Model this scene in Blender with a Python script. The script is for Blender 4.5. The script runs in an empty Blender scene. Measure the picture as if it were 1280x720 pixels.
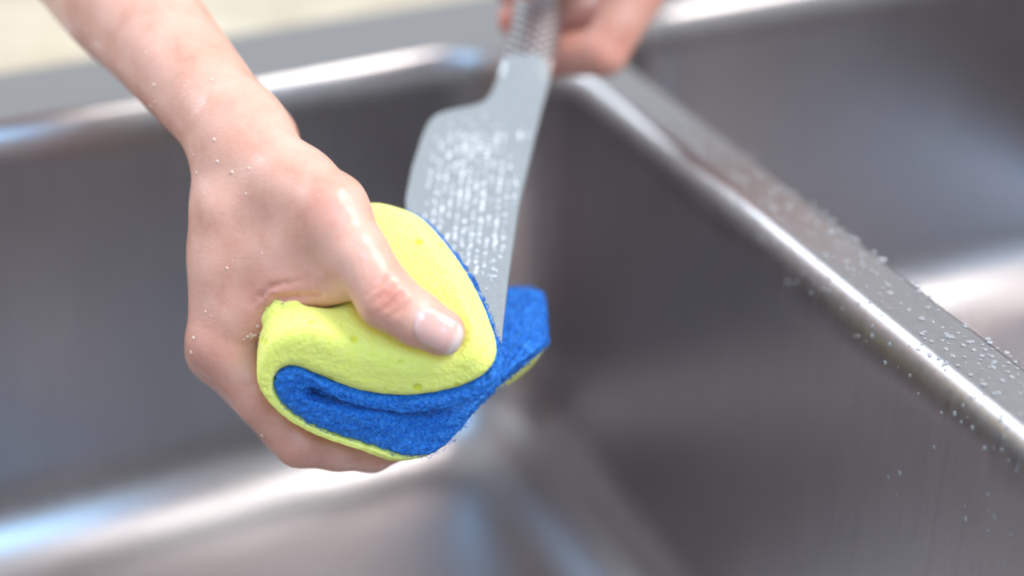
import bpy, bmesh, math, random
import numpy as np
from mathutils import Matrix, Vector, Euler

random.seed(4); rng=np.random.default_rng(4)
scene=bpy.context.scene
scene.view_settings.view_transform='Standard'
scene.view_settings.look='None'
scene.view_settings.exposure=0.08

# ------------------------------------------------------------------ frames
PITCH=math.radians(29.5); HEAD=math.radians(-24.6)
ROT=Euler((math.pi/2-PITCH,0,HEAD),'XYZ').to_matrix().to_4x4()
# tilted work frame over the left bowl in which hands, sponge and knife are modelled (millimetres)
WORK=Matrix.Translation((0.2716,0.5934,0.0107))@ROT@Matrix.Scale(0.001,4)

# ------------------------------------------------------------------ helpers
def new_obj(name,verts,faces,mat=None,parent=None,mw=None,smooth=True):
    me=bpy.data.meshes.new(name)
    me.from_pydata([tuple(map(float,v)) for v in verts],[],[tuple(map(int,f)) for f in faces])
    me.update()
    if smooth: me.polygons.foreach_set('use_smooth',[True]*len(me.polygons))
    ob=bpy.data.objects.new(name,me); scene.collection.objects.link(ob)
    if mat is not None:
        for m in (mat if isinstance(mat,(list,tuple)) else [mat]): me.materials.append(m)
    if parent: ob.parent=parent
    if mw is not None: ob.matrix_world=mw
    return ob
def empty(name):
    e=bpy.data.objects.new(name,None); scene.collection.objects.link(e); e.empty_display_size=.05; return e
def fix_normals(ob):
    bm=bmesh.new(); bm.from_mesh(ob.data); bmesh.ops.recalc_face_normals(bm,faces=bm.faces); bm.to_mesh(ob.data); bm.free()

class NT:
    def __init__(s,name):
        s.m=bpy.data.materials.new(name); s.m.use_nodes=True; s.t=s.m.node_tree; s.n=s.t.nodes; s.l=s.t.links
        s.b=s.n['Principled BSDF']; s.out=s.n['Material Output']
    def add(s,typ,**kw):
        nd=s.n.new(typ)
        for k,v in kw.items():
            if k in nd.inputs: nd.inputs[k].default_value=v
            else: setattr(nd,k,v)
        return nd
    def link(s,a,b): s.l.new(a,b)
    def coord(s,out='Object',scale=(1,1,1)):
        tc=s.add('ShaderNodeTexCoord'); mp=s.add('ShaderNodeMapping'); mp.inputs['Scale'].default_value=scale
        s.link(tc.outputs[out],mp.inputs['Vector']); return mp.outputs['Vector']
    def noise(s,vec,scale,detail=4,rough=.5):
        nd=s.add('ShaderNodeTexNoise'); nd.inputs['Scale'].default_value=scale; nd.inputs['Detail'].default_value=detail
        nd.inputs['Roughness'].default_value=rough; s.link(vec,nd.inputs['Vector']); return nd.outputs['Fac']
    def ramp(s,fac,stops):
        r=s.add('ShaderNodeValToRGB'); e=r.color_ramp.elements
        while len(e)<len(stops): e.new(.5)
        for i,(p,c) in enumerate(stops):
            e[i].position=p; e[i].color=(c[0],c[1],c[2],1) if isinstance(c,(tuple,list)) else (c,c,c,1)
        s.link(fac,r.inputs['Fac']); return r.outputs['Color']
    def bump(s,h,strength,dist,prev=None):
        b=s.add('ShaderNodeBump'); b.inputs['Strength'].default_value=strength; b.inputs['Distance'].default_value=dist
        s.link(h,b.inputs['Height'])
        if prev is not None: s.link(prev,b.inputs['Normal'])
        return b.outputs['Normal']
    def math(s,op,a,b=None,c=None):
        n=s.add('ShaderNodeMath',operation=op)
        for i,v in enumerate((a,b,c)):
            if v is None: continue
            if isinstance(v,(int,float)): n.inputs[i].default_value=v
            else: s.link(v,n.inputs[i])
        return n.outputs[0]

# ------------------------------------------------------------------ materials
def steel(name,base,rough,scale,bump=.02,var=.1):
    k=NT(name); v=k.coord('Object',scale); n=k.noise(v,1,6,.6)
    k.b.inputs['Metallic'].default_value=1
    c=k.ramp(n,[(.25,tuple(x*.86 for x in base)),(.75,base)]); k.link(c,k.b.inputs['Base Color'])
    r=k.ramp(n,[(.2,rough-var*.5),(.8,rough+var*.5)]); k.link(r,k.b.inputs['Roughness'])
    k.link(k.bump(n,bump,.001),k.b.inputs['Normal'])
    return k.m
m_sink=steel('brushed_stainless',(.455,.425,.427),.315,(260,260,18),.06)
m_blade=steel('blade_steel',(.66,.68,.71),.15,(.5,.012,.5),.13,.16)

def handle_mat():
    k=NT('dimpled_handle'); k.b.inputs['Roughness'].default_value=.4
    tc=k.add('ShaderNodeTexCoord'); uv=tc.outputs['UV']
    sp=k.add('ShaderNodeSeparateXYZ'); k.link(uv,sp.inputs[0])
    def cell(a,off=0): return k.math('SUBTRACT',k.math('FRACT',k.math('ADD',a,off)),.5)
    def dots(o):
        x=cell(sp.outputs[0],o); y=cell(sp.outputs[1],o)
        return k.math('SQRT',k.math('ADD',k.math('MULTIPLY',x,x),k.math('MULTIPLY',y,y)))
    d=k.math('MINIMUM',dots(0),dots(.5))
    c=k.ramp(d,[(.23,(.01,.01,.012)),(.28,(.50,.46,.47))]); k.link(c,k.b.inputs['Base Color'])
    k.link(k.ramp(d,[(.23,0),(.28,1)]),k.b.inputs['Metallic'])
    k.link(k.bump(k.ramp(d,[(.15,0),(.3,1)]),.6,.0006),k.b.inputs['Normal'])
    return k.m
m_handle=handle_mat()

def skin_mat():
    k=NT('wet_skin'); v=k.coord('Object')
    att=k.add('ShaderNodeAttribute',attribute_name='red')
    n=k.noise(v,.06,5,.6); n2=k.noise(v,.8,4,.55); n3=k.noise(v,.28,4,.6)
    c1=k.ramp(n,[(.3,(.64,.30,.215)),(.5,(.73,.38,.285)),(.7,(.78,.44,.34))])
    mx=k.add('ShaderNodeMix',data_type='RGBA'); k.link(att.outputs['Fac'],mx.inputs[0]); k.link(c1,mx.inputs[6]); mx.inputs[7].default_value=(.60,.14,.10,1)
    k.link(mx.outputs[2],k.b.inputs['Base Color'])
    k.b.inputs['Subsurface Weight'].default_value=.25
    k.b.inputs['Subsurface Radius'].default_value=(1,.35,.2); k.b.inputs['Subsurface Scale'].default_value=.0025
    k.link(k.ramp(n3,[(.35,.30),(.65,.50)]),k.b.inputs['Roughness'])
    k.link(k.ramp(n3,[(.40,.35),(.60,.08)]),k.b.inputs['Coat Weight']); k.b.inputs['Coat Roughness'].default_value=.18
    vo=k.add('ShaderNodeTexVoronoi',feature='DISTANCE_TO_EDGE'); vo.inputs['Scale'].default_value=1.1; k.link(v,vo.inputs['Vector'])
    h=k.ramp(vo.outputs['Distance'],[(0,0),(.12,1)])
    b1=k.bump(h,.12,.0003); b2=k.bump(n2,.25,.0007,b1); k.link(b2,k.b.inputs['Normal'])
    return k.m
m_skin=skin_mat()
def nail_mat():
    k=NT('nail'); k.b.inputs['Roughness'].default_value=.25
    k.b.inputs['Coat Weight'].default_value=.4; k.b.inputs['Subsurface Weight'].default_value=.2; k.b.inputs['Subsurface Scale'].default_value=.002
    att=k.add('ShaderNodeAttribute',attribute_name='tip')
    c=k.ramp(att.outputs['Fac'],[(.0,(.84,.56,.50)),(.15,(.78,.44,.38)),(.78,(.78,.43,.37)),(.88,(.85,.64,.58))]); k.link(c,k.b.inputs['Base Color'])
    return k.m
m_nail=nail_mat()
def foam_mat():
    k=NT('yellow_foam'); v=k.coord('Object')
    vo=k.add('ShaderNodeTexVoronoi'); vo.inputs['Scale'].default_value=.6; k.link(v,vo.inputs['Vector'])
    big=k.add('ShaderNodeTexVoronoi'); big.inputs['Scale'].default_value=.095; big.inputs['Randomness'].default_value=1; k.link(v,big.inputs['Vector'])
    hole=k.ramp(big.outputs['Distance'],[(.09,0),(.2,1)])
    n=k.noise(v,.45,5,.7)
    c=k.ramp(n,[(.3,(.97,.97,.17)),(.7,(1.0,1.0,.27))])
    mx=k.add('ShaderNodeMix',data_type='RGBA'); k.link(hole,mx.inputs[0]); mx.inputs[6].default_value=(.86,.83,.07,1); k.link(c,mx.inputs[7])
    k.link(mx.outputs[2],k.b.inputs['Base Color']); k.b.inputs['Roughness'].default_value=.8
    k.b.inputs['Subsurface Weight'].default_value=.5; k.b.inputs['Subsurface Radius'].default_value=(1,1,.5); k.b.inputs['Subsurface Scale'].default_value=.005
    b=k.bump(vo.outputs['Distance'],.4,.0008); b=k.bump(n,.3,.0008,b); b=k.bump(hole,.6,.001,b); k.link(b,k.b.inputs['Normal'])
    return k.m
m_foam=foam_mat()
def scrub_mat():
    k=NT('blue_scrub_pad'); v=k.coord('Object'); n=k.noise(v,.8,7,.75); n2=k.noise(v,.35,3,.5)
    c=k.ramp(n,[(.32,(.003,.085,.48)),(.48,(.010,.21,.84)),(.66,(.08,.42,1.0))]); k.link(c,k.b.inputs['Base Color'])
    k.b.inputs['Roughness'].default_value=.55
    b=k.bump(n,.8,.002); b=k.bump(n2,.4,.003,b); k.link(b,k.b.inputs['Normal'])
    return k.m
m_scrub=scrub_mat()
def bead(name,col,tr):
    k=NT(name); k.b.inputs['Base Color'].default_value=(*col,1); k.b.inputs['Roughness'].default_value=.06
    k.b.inputs['IOR'].default_value=1.33; k.b.inputs['Transmission Weight'].default_value=tr; k.b.inputs['Coat Weight'].default_value=.8; k.b.inputs['Coat Roughness'].default_value=.04
    return k.m
m_glintwater=bead('glint_white_water',(.97,.98,1),.2)  # white base colour paints in the glints of clear drops on the blade
m_skinwater=bead('water_on_skin',(.86,.56,.46),.1)
m_steelwater=bead('water_on_steel',(.62,.62,.64),.6)
def stone():
    k=NT('tan_countertop'); v=k.coord('Object'); n=k.noise(v,9,5,.6)
    c=k.ramp(n,[(.3,(.42,.35,.25)),(.7,(.68,.60,.47))]); k.link(c,k.b.inputs['Base Color']); k.b.inputs['Roughness'].default_value=.45
    return k.m
m_stone=stone()
def plain(name,col,rough=.6):
    k=NT(name); v=k.coord('Object'); n=k.noise(v,6,4,.5)
    c=k.ramp(n,[(.3,tuple(x*.85 for x in col)),(.7,col)]); k.link(c,k.b.inputs['Base Color']); k.b.inputs['Roughness'].default_value=rough
    return k.m

# ------------------------------------------------------------------ SDF tools
def smin(a,b,k):
    h=np.clip(.5+.5*(b-a)/k,0,1); return b+(a-b)*h-k*h*(1-h)
def cone(P,a,ra,b,rb):
    a=np.asarray(a,np.float32); b=np.asarray(b,np.float32); ab=b-a; pa=P-a
    t=np.clip((pa@ab)/float(ab@ab),0,1)
    d=pa-t[...,None]*ab
    return np.sqrt((d*d).sum(-1))-(ra+(rb-ra)*t)
def chain(P,pts,k):
    r=None
    for (a,ra),(b,rb) in zip(pts[:-1],pts[1:]):
        d=cone(P,a,ra,b,rb); r=d if r is None else smin(r,d,k)
    return r
def surface_net(fn,lo,hi,h):
    ax=[np.arange(lo[i],hi[i]+h,h,dtype=np.float32) for i in range(3)]
    n=[len(a) for a in ax]; V=np.empty(n,np.float32)
    Y,Z=np.meshgrid(ax[1],ax[2],indexing='ij')
    for i in range(0,n[0],8):
        xs=ax[0][i:i+8]
        P=np.empty((len(xs),n[1],n[2],3),np.float32)
        P[...,0]=xs[:,None,None]; P[...,1]=Y; P[...,2]=Z
        V[i:i+8]=fn(P)
    S=V<0
    cnt=np.zeros([m-1 for m in n],np.int8)
    for dx in (0,1):
        for dy in (0,1):
            for dz in (0,1): cnt+=S[dx:n[0]-1+dx,dy:n[1]-1+dy,dz:n[2]-1+dz]
    act=(cnt>0)&(cnt<8); idx=-np.ones(act.shape,np.int64); c=np.argwhere(act); idx[act]=np.arange(len(c))
    acc=np.zeros((len(c),3)); num=np.zeros(len(c))
    corners=[(a,b,d) for a in (0,1) for b in (0,1) for d in (0,1)]
    for p in corners:
        for q in corners:
            if sum(abs(p[i]-q[i]) for i in range(3))!=1 or p>q: continue
            vp=V[c[:,0]+p[0],c[:,1]+p[1],c[:,2]+p[2]]; vq=V[c[:,0]+q[0],c[:,1]+q[1],c[:,2]+q[2]]
            m=(vp<0)!=(vq<0); t=np.where(m,vp/np.where(m,vp-vq,1),0)
            pos=np.array(p)+t[:,None]*(np.array(q)-np.array(p)); acc+=pos*m[:,None]; num+=m
    verts=(c+acc/num[:,None])*h+np.array(lo)
    faces=[]
    for a in range(3):
        b,d=(a+1)%3,(a+2)%3
        s0=[slice(None)]*3; s1=[slice(None)]*3; s0[a]=slice(0,n[a]-1); s1[a]=slice(1,n[a])
        A=S[tuple(s0)]; B=S[tuple(s1)]
        e=np.argwhere(A!=B)
        ok=(e[:,b]>0)&(e[:,d]>0)&(e[:,b]<n[b]-1)&(e[:,d]<n[d]-1); e=e[ok]
        fl=A[e[:,0],e[:,1],e[:,2]]
        def g(ob,od):
            f=e.copy(); f[:,b]-=ob; f[:,d]-=od; return idx[f[:,0],f[:,1],f[:,2]]
        q=np.stack([g(1,1),g(0,1),g(0,0),g(1,0)],1)
        q[~fl]=q[~fl][:,::-1]; faces.append(q)
    return verts,np.concatenate(faces)
def grad(fn,P,e=.25):
    g=np.empty_like(P)
    for i in range(3):
        o=np.zeros(3); o[i]=e; g[:,i]=(fn(P+o)-fn(P-o))/(2*e)
    return g/np.maximum(np.linalg.norm(g,axis=1,keepdims=True),1e-6)
def project(fn,P,it=3):
    for _ in range(it):
        d=fn(P); P=P-grad(fn,P)*d[:,None]*.9
    return P

# ------------------------------------------------------------------ right hand (holds the sponge)
W1=(-107,60,-2); W2=(-107,57,-26)
IM=(-113.5,-21,3)
R_palm=[
 [(W1,18),((-162,121,-52),25),((-249,222,-142),38)],
 [(W2,17),((-166,124,-74),25),((-249,222,-160),36)],
 [(W1,18),((-107,30,4),16.5),(IM,12.2)],
 [(W2,17),((-112,15,-10),14),((-117,-25,-14),11.5)],
 [(W2,17),((-112,15,-26),13),((-114,-21,-31),11)],
 [(W2,16),((-108,15,-38),12),((-108,-13,-47),10.5)],
 [((-98,50,6),16),((-82,38,18),15),((-68,29.5,29),13)],      # thenar / thumb metacarpal
 [((-72,20,24),14),((-107,6,6),13)],                            # first web muscle
 [((-88,34,12),15),((-106,14,2),15)],
 [((-64,4,28),9),((-84,0,18),10),((-103,-11,9),10)],
]
R_thumb=[((-68,29.5,29),13),((-57.5,13,35),11.4),((-46,-4,39),11.3),((-35.5,-11,40.5),10),((-26,-16.3,40),8.9)]
R_fing=[
 [(IM,12),((-98,-42,1),10.6),((-83,-60,-4),10.3),((-69,-63,-9),9.2),((-56,-64,-14),9),((-36,-58,-28),7.8)],
 [((-117,-25,-14),11.5),((-90,-58,-26),10),((-60,-60,-40),9),((-22,-44,-46),8)],
 [((-114,-21,-31),11),((-88,-52,-48),9.6),((-60,-48,-64),8.6),((-34,-38,-78),7.6)],
 [((-108,-13,-47),10.5),((-86,-38,-66),8.6),((-64,-36,-80),7.8),((-46,-28,-86),7)],
]
R_crease=[]
def R_sdf(P):
    P=np.asarray(P,np.float32)
    r=None
    for ch in R_palm:
        d=chain(P,ch,6); r=d if r is None else smin(r,d,9)
    th=chain(P,R_thumb,3)
    out=smin(r,th,7)
    for ch in R_fing:
        out=smin(out,smin(r,chain(P,ch,2.5),6),.8)
    for a,b,wa,wb in R_crease:
        out=-smin(-out,cone(P,a,wa,b,wb),1.3)
    return out
def on_surface(xy):
    zs=np.arange(58,-20,-.25); P=np.array([(xy[0],xy[1],z) for z in zs]); d=R_sdf(P); i=np.argmax(d<0)
    return (xy[0],xy[1],float(zs[i]))
cre=[]
def crease(pts,w,lift=.0):
    q=[]
    for (a,b) in zip(pts[:-1],pts[1:]):
        for t in (0,.5): q.append((a[0]+(b[0]-a[0])*t,a[1]+(b[1]-a[1])*t))
    q.append(pts[-1]); n=len(q); s=[on_surface(p) for p in q]
    for i in range(n-1):
        f=lambda u:w*max(.15,math.sin(math.pi*min(1,max(0,u)))**.6)
        a=s[i];b=s[i+1]
        cre.append(((a[0],a[1],a[2]+lift),(b[0],b[1],b[2]+lift),f(i/(n-1)),f((i+1)/(n-1))))
crease([(-98,-13),(-89,-4.5),(-72,-2.5)],1.5)
crease([(-94,-16),(-85,-9.5),(-73,-7)],1.3)
crease([(-99,-7),(-91,.5),(-79,3)],.9)
for cx,cy,w,L in ((-49.5,1.2,.6,5),(-46.6,-1.8,.9,5.6),(-43.6,-4.8,.85,5.4),(-40.6,-7.2,.5,4.4)):
    crease([(cx-.70*L,cy-.72*L),(cx+.4,cy-.4),(cx+.70*L,cy+.72*L)],w)
R_crease.extend(cre)
person=empty('person')
RED_R=[((-26,-17,45),9,.45),((-45.5,-4,50),8,.45),((-88,-5,22),14,.55),((-83,-60,0),13,.3),((-114,-22,8),13,.3),((-36,-58,-20),12,.6),((-69,30,42),10,.25),((-22,-44,-40),14,.7),((-100,-45,8),12,.25)]
def hand(name,fn,lo,hi,h,reds,lines=()):
    v,f=surface_net(fn,lo,hi,h); v=project(fn,v,3)
    ob=new_obj(name,v,f,m_skin,person,WORK)
    red=np.zeros(len(v))
    for c,r,a in reds: red=np.maximum(red,a*np.exp(-((v-np.array(c))**2).sum(1)/(r*r)))
    for a,b,wa,wb in lines:
        d=np.maximum(cone(v,a,0,b,0),0); red=np.maximum(red,.7*min(1,wa)*np.exp(-(d/1.0)**2))
    at=ob.data.attributes.new('red','FLOAT','POINT'); at.data.foreach_set('value',red.astype(np.float32))
    md=ob.modifiers.new('sub','SUBSURF'); md.levels=1; md.render_levels=1
    return ob,v
rh,rv=hand('right_hand_and_forearm',R_sdf,(-285,-80,-195),(-10,258,58),1.4,RED_R,R_crease)

def nail(name,fn,c,axis,normal,L,Wd,parent):
    c=np.array(c,float); a=np.array(axis,float); a/=np.linalg.norm(a); n=np.array(normal,float); n-=a*(n@a); n/=np.linalg.norm(n)
    s=np.cross(n,a); NU,NV=22,16; vs=[];tip=[]
    for i in range(NU+1):
        for j in range(NV+1):
            u=i/NU*2-1; w=j/NV*2-1
            hw=Wd/2*(1-.10*(u+.2)**2)*min(1,math.sqrt(max(0.02,1-abs(min(0,u+.35)/.68)**2.4)))*min(1,math.sqrt(max(.05,1-max(0,(u-.55)/.5)**2)))
            vs.append(c+a*u*L/2+s*w*hw); tip.append(i/NU)
    P=np.array(vs)
    for _ in range(14):
        d=fn(P); P=P-n*(d*.8)[:,None]
    g=grad(fn,P); e=np.array([min(1,(1-abs(j/NV*2-1))*5)*min(1,i/NU*6+.1) for i in range(NU+1) for j in range(NV+1)])
    top=P+g*(.05+.5*e)[:,None]
    f=[(i*(NV+1)+j,(i+1)*(NV+1)+j,(i+1)*(NV+1)+j+1,i*(NV+1)+j+1) for i in range(NU) for j in range(NV)]
    ob=new_obj(name,top,f,m_nail,parent,WORK)
    at=ob.data.attributes.new('tip','FLOAT','POINT'); at.data.foreach_set('value',np.array(tip,np.float32))
    md=ob.modifiers.new('s','SOLIDIFY'); md.thickness=.6; md.offset=-1
    return ob
nail('right_thumb_nail',R_sdf,(-26.3,-14.0,52),(8,-3.5,0),(.16,.25,.95),18.5,13.5,person)

# ------------------------------------------------------------------ left hand (holds the knife handle)
L_palm=[
 [((84,185,-165),22),((125,245,-215),26),((190,330,-290),36)],
 [((84,185,-165),20),((62,150,-133),13)],
 [((84,185,-165),20),((64,162,-150),13)],
 [((88,190,-172),20),((66,174,-166),12)],
 [((90,195,-180),18),((70,186,-182),11)],
 [((78,176,-148),16),((60,168,-122),13)],
]
L_f=[
 [((60,138,-128),12),((42,109,-134),11.5),((18,108,-146),9.2),((1,125,-145),7.6)],
 [((62,156,-144),11.5),((44,130,-152),10.5),((20,126,-162),9.2),((-1,143,-160),8)],
 [((64,170,-160),11),((46,149,-172),10),((22,144,-179),8.8),((0,160,-177),7.8)],
 [((68,184,-178),10),((50,167,-188),9),((26,159,-191),7.8),((4,172,-189),7)],
 [((60,166,-122),13),((44,160,-116),11),((24,149,-120),10),((7,139,-122),8.4)],
]
def L_sdf(P):
    P=np.asarray(P,np.float32); r=None
    for ch in L_palm:
        d=chain(P,ch,6); r=d if r is None else smin(r,d,8)
    out=r
    for ch in L_f: out=smin(out,smin(r,chain(P,ch,2.5),5),.8)
    return out
lh,lv=hand('left_hand_and_forearm',L_sdf,(-18,88,-335),(232,375,-95),2.2,[((1,125,-145),14,.9),((30,108,-140),18,.5),((7,139,-122),14,.9),((44,109,-134),16,.5),((60,138,-128),16,.3)])
nail('left_thumb_nail',L_sdf,(7,139.5,-112),(-9,-4.6,-.6),(-.1,.1,.99),14,11,person)

# ------------------------------------------------------------------ sponge
B0=[((-42,-72),(-10,-104),(-5,-120)),((-85,-90),(-55,-131),(-50,-146)),((-135,-88),(-120,-143),(-118,-158)),((-190,-70),(-185,-136),(-185,-150)),
((-240,-50),(-235,-118),(-230,-135)),((-286,-60),(-272,-104),(-250,-127)),((-312,-92),(-294,-114),(-256,-132)),((-317,-124),(-293,-136),(-254,-138)),
((-295,-158),(-268,-164),(-240,-145)),((-255,-189),(-228,-188),(-212,-154)),((-200,-210),(-178,-205),(-172,-160)),((-148,-224),(-135,-217),(-120,-164)),
((-95,-200),(-90,-207),(-75,-163)),((-45,-145),(-40,-153),(-35,-138)),((0,-132),(0,-118),(0,-106)),((34,-104),(48,-82),(46,-74))]
ZO={11:(6,13,18),12:(-8,10,14),13:(-14,4,8),14:(-24,-8,0),15:(-28,-14,-8)}
B1=[((-165,112,-8),(-128,104,-25),(-124,98,-31)),((-198,102,-3),(-178,88,-22),(-175,82,-28)),((-228,80,0),(-220,62,-20),(-215,56,-26)),((-262,55,2),(-255,38,-18),(-250,32,-24)),
((-290,35,0),(-280,20,-20),(-272,14,-26)),((-308,18,-5),(-292,8,-22),(-278,4,-30)),((-316,5,-16),(-298,-2,-27),(-280,-2,-34)),((-316,-5,-30),(-298,-10,-34),(-280,-8,-38)),
((-305,-18,-46),(-290,-18,-44),(-274,-14,-42)),((-270,-26,-60),(-262,-24,-50),(-250,-18,-45)),((-220,-32,-66),(-215,-28,-54),(-210,-20,-48)),((-165,-34,-70),(-160,-28,-56),(-158,-20,-50)),
((-110,-30,-72),(-108,-22,-57),(-105,-14,-51)),((-55,-18,-72),(-52,-12,-56),(-50,-4,-50)),((-5,-8,-68),(-4,-6,-52),(-2,2,-46)),((36,-14,-62),(40,-6,-46),(38,2,-40))]
T0=np.zeros((16,3,3)); T1=np.zeros((16,3,3))
for i in range(16):
    for j in range(3):
        a,b=B0[i][j]; T0[i,j]=(a*.3,b*.3,ZO[i][j] if i in ZO else 52+.18*b)
        a,b,w=B1[i][j]; T1[i,j]=(a*.3215,b*.3215,w)
def cr(T,s):
    n=len(T)-1; x=np.clip(s,0,1)*n; i=np.minimum(x.astype(int),n-1); t=(x-i)[:,None]
    g=lambda k:T[np.clip(k,0,n)]
    p0,p1,p2,p3=g(i-1),g(i),g(i+1),g(i+2)
    return .5*((2*p1)+(-p0+p2)*t+(2*p0-5*p1+4*p2-p3)*t*t+(-p0+3*p1-3*p2+p3)*t**3)
def F(s,t,r,la,lb):
    s=np.asarray(s,float);t=np.asarray(t,float)[:,None];r=np.asarray(r,float)[:,None]
    A=cr(T0[:,la],s)*(1-r)+cr(T0[:,lb],s)*r
    B=cr(T1[:,la],s)*(1-r)+cr(T1[:,lb],s)*r
    P=A*(1-t)+B*t
    wgt=np.clip(1-np.asarray(s)/.33,0,1)[:,None]*4*t*(1-t)
    P=P+wgt*np.array([6.5,2.5,4.0])
    wv=(1-t)**3*np.sin(np.asarray(s)[:,None]*21+.7)*.7
    return P+wv*np.array([.2,1,.3])
def loop_tr(nt,nr,ct,crr):
    pts=[]
    q=[(1-ct,1-crr,0),(ct,1-crr,1),(ct,crr,2),(1-ct,crr,3)]
    for k,(a,b,o) in enumerate(q):
        for j in range(5):
            an=math.pi/2*(o+j/4); pts.append((a+ct*math.cos(an),b+crr*math.sin(an)))
        nx=q[(k+1)%4]; an=math.pi/2*(o+1)
        st=np.array(pts[-1]); en=np.array((nx[0]+ct*math.cos(an),nx[1]+crr*math.sin(an)))
        m=nt if k%2==0 else nr
        for j in range(1,m): pts.append(tuple(st+(en-st)*j/m))
    return np.array(pts)
def slab(name,la,lb,mat,parent,nt,nr,ct,crr,NS,noise_amp):
    lp=loop_tr(nt,nr,ct,crr); M=len(lp); rings=[]
    def ring(s,sc):
        c=lp.copy(); c[:,0]=.5+(c[:,0]-.5)*sc[0]; c[:,1]=.5+(c[:,1]-.5)*sc[1]
        return F(np.full(M,s),c[:,0],c[:,1],la,lb)
    e=.045
    pre=[(0,(.04,.05)),(0,(.2,.3)),(0,(.4,.55)),(0,(.6,.72))]
    for ph in np.linspace(math.pi/2,0.12,9):
        cc=1-math.cos(ph); pre.append((e*(1-math.sin(ph)),(1-.24*cc,1-.22*cc**2)))
    for s,sc in pre: rings.append(ring(s,sc))
    for s in np.linspace(e,1-e,NS): rings.append(ring(s,(1,1)))
    for s,sc in pre[::-1]: rings.append(ring(1-s,sc))
    V=np.concatenate(rings); R=len(rings)
    f=[(i*M+j,i*M+(j+1)%M,(i+1)*M+(j+1)%M,(i+1)*M+j) for i in range(R-1) for j in range(M)]
    f.append(tuple(range(M))); f.append(tuple((R-1)*M+j for j in range(M-1,-1,-1)))
    for _ in range(2):
        d=R_sdf(V); k=1.6; x=(.2-d)/k; push=np.where(x>20,x,np.log1p(np.exp(np.minimum(x,20))))*k
        push=np.where(d<8,push,0); g=grad(R_sdf,V,.6); V=V+g*np.minimum(push,14)[:,None]*.8
    ob=new_obj(name,V,f,mat,parent,WORK); fix_normals(ob)
    if noise_amp:
        tx=bpy.data.textures.new(name+'_n','CLOUDS'); tx.noise_scale=2.6; tx.noise_depth=3
        md=ob.modifiers.new('sub','SUBSURF'); md.levels=1; md.render_levels=1
        md=ob.modifiers.new('d','DISPLACE'); md.texture=tx; md.texture_coords='LOCAL'; md.strength=noise_amp; md.mid_level=.5
    return ob
sponge=empty('cleaning_sponge')
foam=slab('yellow_foam_layer',0,1,m_foam,sponge,46,14,.07,.3,150,.5)
pad=slab('blue_scrub_layer',1,2,m_scrub,sponge,60,6,.02,.3,200,2.0)
me=pad.data; nv=len(me.vertices); co=np.empty(nv*3); me.vertices.foreach_get('co',co); co=co.reshape(-1,3)
no=np.empty(nv*3); me.vertices.foreach_get('normal',no); no=no.reshape(-1,3)
cu=bpy.data.curves.new('scrub_fibres','CURVE'); cu.dimensions='3D'; cu.bevel_depth=.10; cu.bevel_resolution=0; cu.resolution_u=2
for i in rng.choice(nv,5000,replace=False):
    p=co[i]; n=no[i]; t=rng.normal(size=3); t-=n*(t@n); t/=np.linalg.norm(t)+1e-6; L=rng.uniform(1.2,3.0); hh=rng.uniform(.5,1.3)
    sp=cu.splines.new('POLY'); sp.points.add(3)
    for k in range(4):
        u=k/3; q=p+t*L*(u-.5)+n*(.5+.75*math.sin(math.pi*u))*hh
        sp.points[k].co=(*q,1)
cu.materials.append(m_scrub)
fo=bpy.data.objects.new('scrub_fibres',cu); scene.collection.objects.link(fo); fo.parent=sponge; fo.matrix_world=WORK

# ------------------------------------------------------------------ knife
SP=np.array([(0,-4),(38,-1),(78,3.3),(107,8.0),(137,12.8),(160,17.4),(188,21.8),(209,23.6),(250,27),(290,29)])
ED=np.array([(0,-4.6),(4,-9),(12,-17),(25,-27),(40,-36),(60,-42.5),(82,-44.3),(102,-42.3),(122,-38.6),(130,-36.6),(134.5,-34.2),(137.5,-31),(139.5,-26),(141.5,-18.5),(144.5,-12.5),(150,-9.3),(160,-6.6),(178,-4.5),(198,-.5),(230,1.5),(270,2.5),(290,5)])
kn_s=np.concatenate([np.linspace(0,6,8)[:-1],np.linspace(6,129,60),np.linspace(129.5,152,44),np.linspace(153,290,70)])
MK=40; kv=[]
def kpt(x,s,n): # x across, s along, n thickness
    return np.array([x,-21.6+.715*s,8-.70*s])+n*np.array([0,.70,.715])
for s in kn_s:
    xs=np.interp(s,SP[:,0],SP[:,1]); xe=np.interp(s,ED[:,0],ED[:,1])
    b=np.clip((s-146)/26,0,1); b=b*b*(3-2*b); c=(xs+xe)/2; h=(xs-xe)/2
    endc=math.sqrt(max(0.02,1-max(0,(s-282)/8)**2))
    for j in range(MK):
        a=2*math.pi*j/MK; ca,sa=math.cos(a),math.sin(a)
        u=ca; xb=c+h*u; th=1.15*min(1,(u+1)/1.5)**.8*(.45+.55*min(1,s/90)); nb=np.sign(sa)*th*min(1,abs(sa)*3.5)
        xh=c+h*ca*endc; nh=7.5*sa*endc*(.75+.25*min(1,max(0,(s-165)/50)))
        kv.append(kpt(xb*(1-b)+xh*b,s,nb*(1-b)+nh*b))
NK=len(kn_s)
kf=[(i*MK+j,i*MK+(j+1)%MK,(i+1)*MK+(j+1)%MK,(i+1)*MK+j) for i in range(NK-1) for j in range(MK)]
kf.append(tuple(range(MK))); kf.append(tuple((NK-1)*MK+j for j in range(MK)))
knife=empty('kitchen_knife')
kb=new_obj('knife_blade_and_handle',kv,kf,[m_blade,m_handle],knife,WORK)
uv=kb.data.uv_layers.new(name='UVMap')
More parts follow.
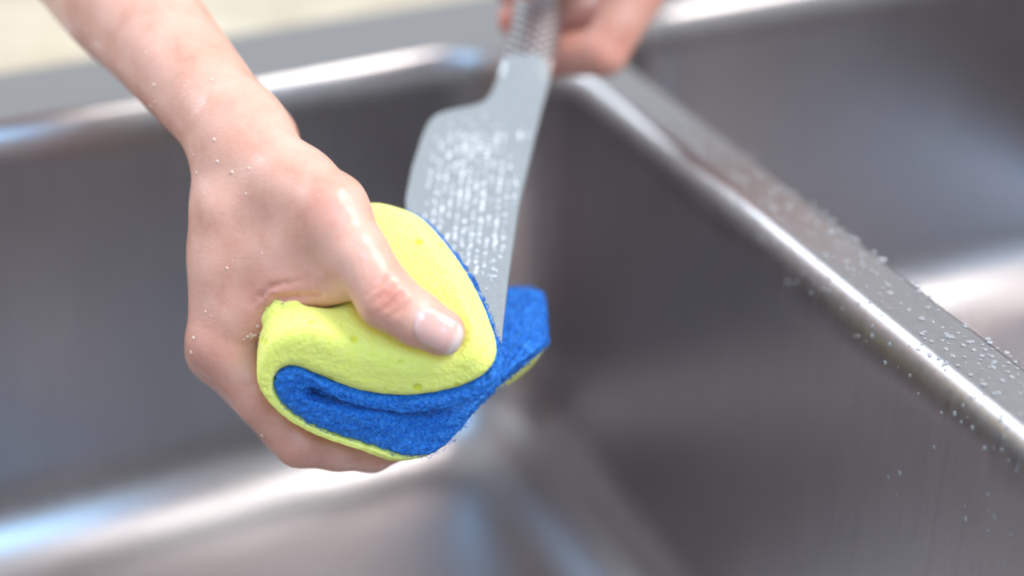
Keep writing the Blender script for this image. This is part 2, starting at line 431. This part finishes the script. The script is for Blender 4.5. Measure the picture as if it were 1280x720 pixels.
for p in kb.data.polygons:
    i,j=divmod(p.index,MK)
    if i<NK-1 and p.index<(NK-1)*MK:
        if kn_s[i]>169: p.material_index=1
        co4=[(kn_s[i]/5.2,j/MK*11),(kn_s[i]/5.2,(j+1)/MK*11),(kn_s[i+1]/5.2,(j+1)/MK*11),(kn_s[i+1]/5.2,j/MK*11)]
        for li,c in zip(p.loop_indices,co4): uv.data[li].uv=c
fix_normals(kb)

# ------------------------------------------------------------------ droplets
ico=bmesh.new(); bmesh.ops.create_icosphere(ico,subdivisions=2,radius=1); ico.verts.ensure_lookup_table()
IV=np.array([v.co[:] for v in ico.verts]); IF=[tuple(v.index for v in f.verts) for f in ico.faces]; ico.free()
def drops(name,items,parent,mw,mat=None):
    V=[];Fc=[];o=0
    for p,n,r,fl,st in items:
        n=np.array(n,float); n/=np.linalg.norm(n); t=np.cross(n,(0.13,.9,.2)); t/=np.linalg.norm(t); b=np.cross(n,t)
        v=np.array(p)+(IV[:,:1]*t*r+IV[:,1:2]*b*r*st+IV[:,2:]*n*r*fl); V.append(v); Fc+=[tuple(k+o for k in f) for f in IF]; o+=len(IV)
    return new_obj(name,np.concatenate(V),Fc,mat,parent,mw)
it=[]
nrm=np.array([0,.70,.715])
for col in range(13):
    x0=-37+col*3.3
    dens=.2+.6*abs(col-4.5)/9
    for s in np.arange(36,124,2.1):
        if rng.random()<dens: continue
        x=x0+rng.normal(0,.2)+(s-50)*.06
        if x>np.interp(s,SP[:,0],SP[:,1])-3 or x<np.interp(s,ED[:,0],ED[:,1])+3: continue
        it.append((kpt(x,s+rng.normal(0,.35),1.1),nrm,rng.uniform(.3,.75),.55,rng.uniform(1,2.2)))
for _ in range(120):
    s=rng.uniform(15,140); x=rng.uniform(-34,8)
    if x>np.interp(s,SP[:,0],SP[:,1])-2 or x<np.interp(s,ED[:,0],ED[:,1])+3: continue
    it.append((kpt(x,s,1.1),nrm,rng.uniform(.25,.6),.5,1))
drops('blade_water_droplets',it,knife,WORK,m_glintwater)
g=grad(R_sdf,rv.astype(float)); cand=np.where((g[:,2]>.3)&(rv[:,1]<110)&(rv[:,0]<-60))[0]
it=[(rv[i],g[i],r,.5,1.1) for i,r in zip(rng.choice(cand,44,replace=False),rng.uniform(.3,.9,44))]
cand=np.where((g[:,2]>.2)&(np.linalg.norm(rv-np.array((-98,-14,14)),axis=1)<9))[0]
it+=[(rv[i],g[i],r,.55,1.1) for i,r in zip(rng.choice(cand,18,replace=False),rng.uniform(.4,1.1,18))]
drops('skin_water_droplets',it,person,WORK,m_skinwater)

# ------------------------------------------------------------------ sink
def rrect(x0,x1,y0,y1,r,z,n=10,m=24):
    pts=[]; r=max(r,1e-5)
    cs=[(x1-r,y1-r,0),(x0+r,y1-r,1),(x0+r,y0+r,2),(x1-r,y0+r,3)]
    for k,(cx,cy,o) in enumerate(cs):
        for j in range(n+1):
            a=math.pi/2*(o+j/n); pts.append((cx+r*math.cos(a),cy+r*math.sin(a),z))
        nx=cs[(k+1)%4]; a=math.pi/2*(o+1); st=np.array(pts[-1]); en=np.array((nx[0]+r*math.cos(a),nx[1]+r*math.sin(a),z))
        for j in range(1,m): pts.append(tuple(st+(en-st)*j/m))
    return np.array(pts)
XM=.417; Y0,Y1=.27,.915; XL,XR=-.075,.905
sink=empty('double_bowl_sink')
V=[];Fc=[]
def add_loops(loops):
    o=len(V); M=len(loops[0])
    for L in loops: V.extend(map(tuple,L))
    for i in range(len(loops)-1):
        for j in range(M): Fc.append((o+i*M+j,o+i*M+(j+1)%M,o+(i+1)*M+(j+1)%M,o+(i+1)*M+j))
def bowl(cell,bx,Z):
    x0,x1,y0,y1=bx; R=.010; RV=.026; rc=.055; f=.05
    L=[rrect(*cell,0,0),rrect(x0-R-.003,x1+R+.003,y0-R-.003,y1+R+.003,rc+R,0)]
    for k in range(0,13):
        a=math.pi/2*k/12; off=R*(1-math.sin(a)); L.append(rrect(x0-off,x1+off,y0-off,y1+off,rc+off,-RV*(1-math.cos(a))))
    for q in np.linspace(0.1,1,8):
        i=.008*q; L.append(rrect(x0+i,x1-i,y0+i,y1-i,rc-i*.5,-RV-(abs(Z)-RV-f)*q))
    for k in range(1,11):
        a=math.pi/2*k/10; i=.008+f*(1-math.cos(a)); L.append(rrect(x0+i,x1-i,y0+i,y1-i,max(.02,rc-i*.5),Z+f-f*math.sin(a)))
    cx,cy=(x0+x1)/2,(y0+y1)/2
    base=L[-1]
    circ=np.array([[cx+.047*math.cos(math.atan2(p[1]-cy,p[0]-cx)),cy+.047*math.sin(math.atan2(p[1]-cy,p[0]-cx)),Z-.008] for p in base])
    for q in np.linspace(.12,1,9):
        l=base*(1-q)+circ*q; l[:,2]=Z-.008*q**1.3; L.append(l)
    c2=circ.copy(); c2[:,2]-=.012; c2[:,:2]=(c2[:,:2]-(cx,cy))*.93+(cx,cy); L.append(c2)
    c3=c2.copy(); c3[:,:2]=(c3[:,:2]-(cx,cy))*.05+(cx,cy); L.append(c3)
    add_loops(L); return cx,cy,Z-.02
d1=bowl((XL,XM,Y0,Y1),(-.02,.398,.325,.848),-.235)
d2=bowl((XM,XR,Y0,Y1),(.436,.85,.325,.848),-.215)
add_loops([rrect(XL,XR,Y0,Y1,.0,0),rrect(XL-.003,XR+.003,Y0-.003,Y1+.003,.003,-.0008),rrect(XL-.0045,XR+.0045,Y0-.0045,Y1+.0045,.0045,-.003),rrect(XL-.0045,XR+.0045,Y0-.0045,Y1+.0045,.0045,-.0062)])
so=new_obj('sink_basin',V,Fc,m_sink,sink)
bm=bmesh.new(); bm.from_mesh(so.data); bmesh.ops.remove_doubles(bm,verts=bm.verts,dist=1e-5); bmesh.ops.recalc_face_normals(bm,faces=bm.faces)
up=[f for f in bm.faces if f.calc_center_median().z>-.0001 and f.calc_area()>1e-6]
if up and up[0].normal.z<0: bmesh.ops.reverse_faces(bm,faces=bm.faces)
bm.to_mesh(so.data); bm.free()
for k,(cx,cy,z) in enumerate((d1,d2)):
    bm=bmesh.new()
    for r,zz in ((.040,.004),(.012,.010)):
        bmesh.ops.create_cone(bm,cap_ends=True,segments=40,radius1=r,radius2=r*.85,depth=.004,matrix=Matrix.Translation((cx,cy,z+zz)))
    for a in range(12):
        an=a*math.pi/6; bmesh.ops.create_uvsphere(bm,u_segments=10,v_segments=6,radius=.003,matrix=Matrix.Translation((cx+.026*math.cos(an),cy+.026*math.sin(an),z+.006)))
    me=bpy.data.meshes.new('drain'); bm.to_mesh(me); bm.free(); me.materials.append(m_sink)
    o=bpy.data.objects.new('drain_strainer_%d'%(k+1),me); scene.collection.objects.link(o); o.parent=sink
it=[]
for _ in range(420):
    y=.36+.40*rng.random()**1.1; x=rng.uniform(.407,.430); it.append(((x,y,.0001),(0,0,1),rng.uniform(.0004,.0012)*(1 if rng.random()<.9 else 1.5),.32,rng.uniform(.8,1.4)))
for _ in range(120):   # beads clinging to the rolled edge
    y=.37+.30*rng.random()**1.2; a=rng.uniform(.25,1.2); R=.010; RV=.026
    it.append(((.398+R*(1-math.sin(a)),y,-RV*(1-math.cos(a))),(-math.sin(a)*RV,0,math.cos(a)*R),rng.uniform(.0004,.0011),.3,1.1))
for _ in range(70):
    y=.37+.14*rng.random()**1.2; z=-.03-.11*rng.random(); it.append(((.398-.008*(-z-.026)/.159,y,z),(-1,0,0.05),rng.uniform(.0005,.0012),.2,rng.uniform(1,1.15)))
drops('divider_water_droplets',it,sink,None,m_steelwater)

# ------------------------------------------------------------------ counter island, floor
V=[];Fc=[]
h=(XL-.004,XR+.004,Y0-.004,Y1+.004); o_=(-1.0,1.9,-.35,1.06)
add_loops([rrect(*h,.004,-.045),rrect(*h,.004,-.0062),rrect(*o_,.01,-.0062),rrect(o_[0]-.004,o_[1]+.004,o_[2]-.004,o_[3]+.004,.014,-.010),rrect(o_[0]-.004,o_[1]+.004,o_[2]-.004,o_[3]+.004,.014,-.045),rrect(*h,.004,-.045)])
island=empty('kitchen_island')
ct=new_obj('countertop',V,Fc,m_stone,island,smooth=False); fix_normals(ct)
m_cab=plain('painted_cabinet',(.55,.56,.55),.5)
V=[];Fc=[]
add_loops([rrect(-.95,1.85,-.30,1.01,.005,-.045),rrect(-.95,1.85,-.30,1.01,.005,-.80),rrect(-.90,1.80,-.25,.96,.005,-.80),rrect(-.90,1.80,-.25,.96,.005,-.90)])
new_obj('cabinet_body',V,Fc,m_cab,island,smooth=False)
for i in range(4):
    x0=-.93+i*.695
    bm=bmesh.new(); bmesh.ops.create_cube(bm,size=1,matrix=Matrix.Translation((x0+.34,1.018,-.43))@Matrix.Diagonal((.67,.018,.70,1)))
    bmesh.ops.bevel(bm,geom=bm.edges[:],offset=.003,segments=2,affect='EDGES')
    me=bpy.data.meshes.new('door'); bm.to_mesh(me); bm.free(); me.materials.append(m_cab)
    o=bpy.data.objects.new('cabinet_front_%d'%(i+1),me); scene.collection.objects.link(o); o.parent=island
fl=new_obj('floor',[(-4,-4,-.9),(5,-4,-.9),(5,5,-.9),(-4,5,-.9)],[(0,1,2,3)],plain('floor_tile',(.30,.25,.19),.5),smooth=False)

# ------------------------------------------------------------------ light
w=bpy.data.worlds.new('World'); scene.world=w; w.use_nodes=True; nt=w.node_tree
bg=nt.nodes['Background']; tc=nt.nodes.new('ShaderNodeTexCoord'); sx=nt.nodes.new('ShaderNodeSeparateXYZ'); rp=nt.nodes.new('ShaderNodeValToRGB')
nt.links.new(tc.outputs['Generated'],sx.inputs[0]); mp=nt.nodes.new('ShaderNodeMapRange'); mp.inputs[1].default_value=-1; mp.inputs[2].default_value=1
nt.links.new(sx.outputs[2],mp.inputs[0]); nt.links.new(mp.outputs[0],rp.inputs[0]); nt.links.new(rp.outputs[0],bg.inputs[0])
e=rp.color_ramp.elements; e[0].position=.48; e[0].color=(.36,.32,.30,1); e[1].position=.64; e[1].color=(.84,.93,1,1)
bg.inputs[1].default_value=.92
def area(name,loc,target,sx_,sy_,power,col):
    l=bpy.data.lights.new(name,'AREA'); l.shape='RECTANGLE'; l.size=sx_; l.size_y=sy_; l.energy=power; l.color=col
    o=bpy.data.objects.new(name,l); scene.collection.objects.link(o); o.location=loc
    o.rotation_euler=(Vector(target)-Vector(loc)).to_track_quat('-Z','Y').to_euler(); return o
area('window_light',(-1.1,2.3,1.3),(.25,.6,0),1.3,1.0,27,(.76,.89,1))
area('added_blue_rim_light',(.0,-.75,1.25),(.15,.8,0),.6,.7,14,(.25,.58,1))  # added blue lamp to colour the highlight on the back rim, not a window
area('ceiling_light',(1.15,.05,1.5),(.3,.6,0),.8,.8,36,(1,.96,.93))

# ------------------------------------------------------------------ camera
cam=bpy.data.cameras.new('camera'); co_=bpy.data.objects.new('camera',cam); scene.collection.objects.link(co_)
co_.location=(0,0,.38); co_.rotation_euler=(math.pi/2-PITCH,0,HEAD)
cam.lens=67.5; cam.sensor_width=36; cam.clip_start=.01
cam.dof.use_dof=True; cam.dof.focus_distance=.732; cam.dof.aperture_fstop=2.2
scene.camera=co_
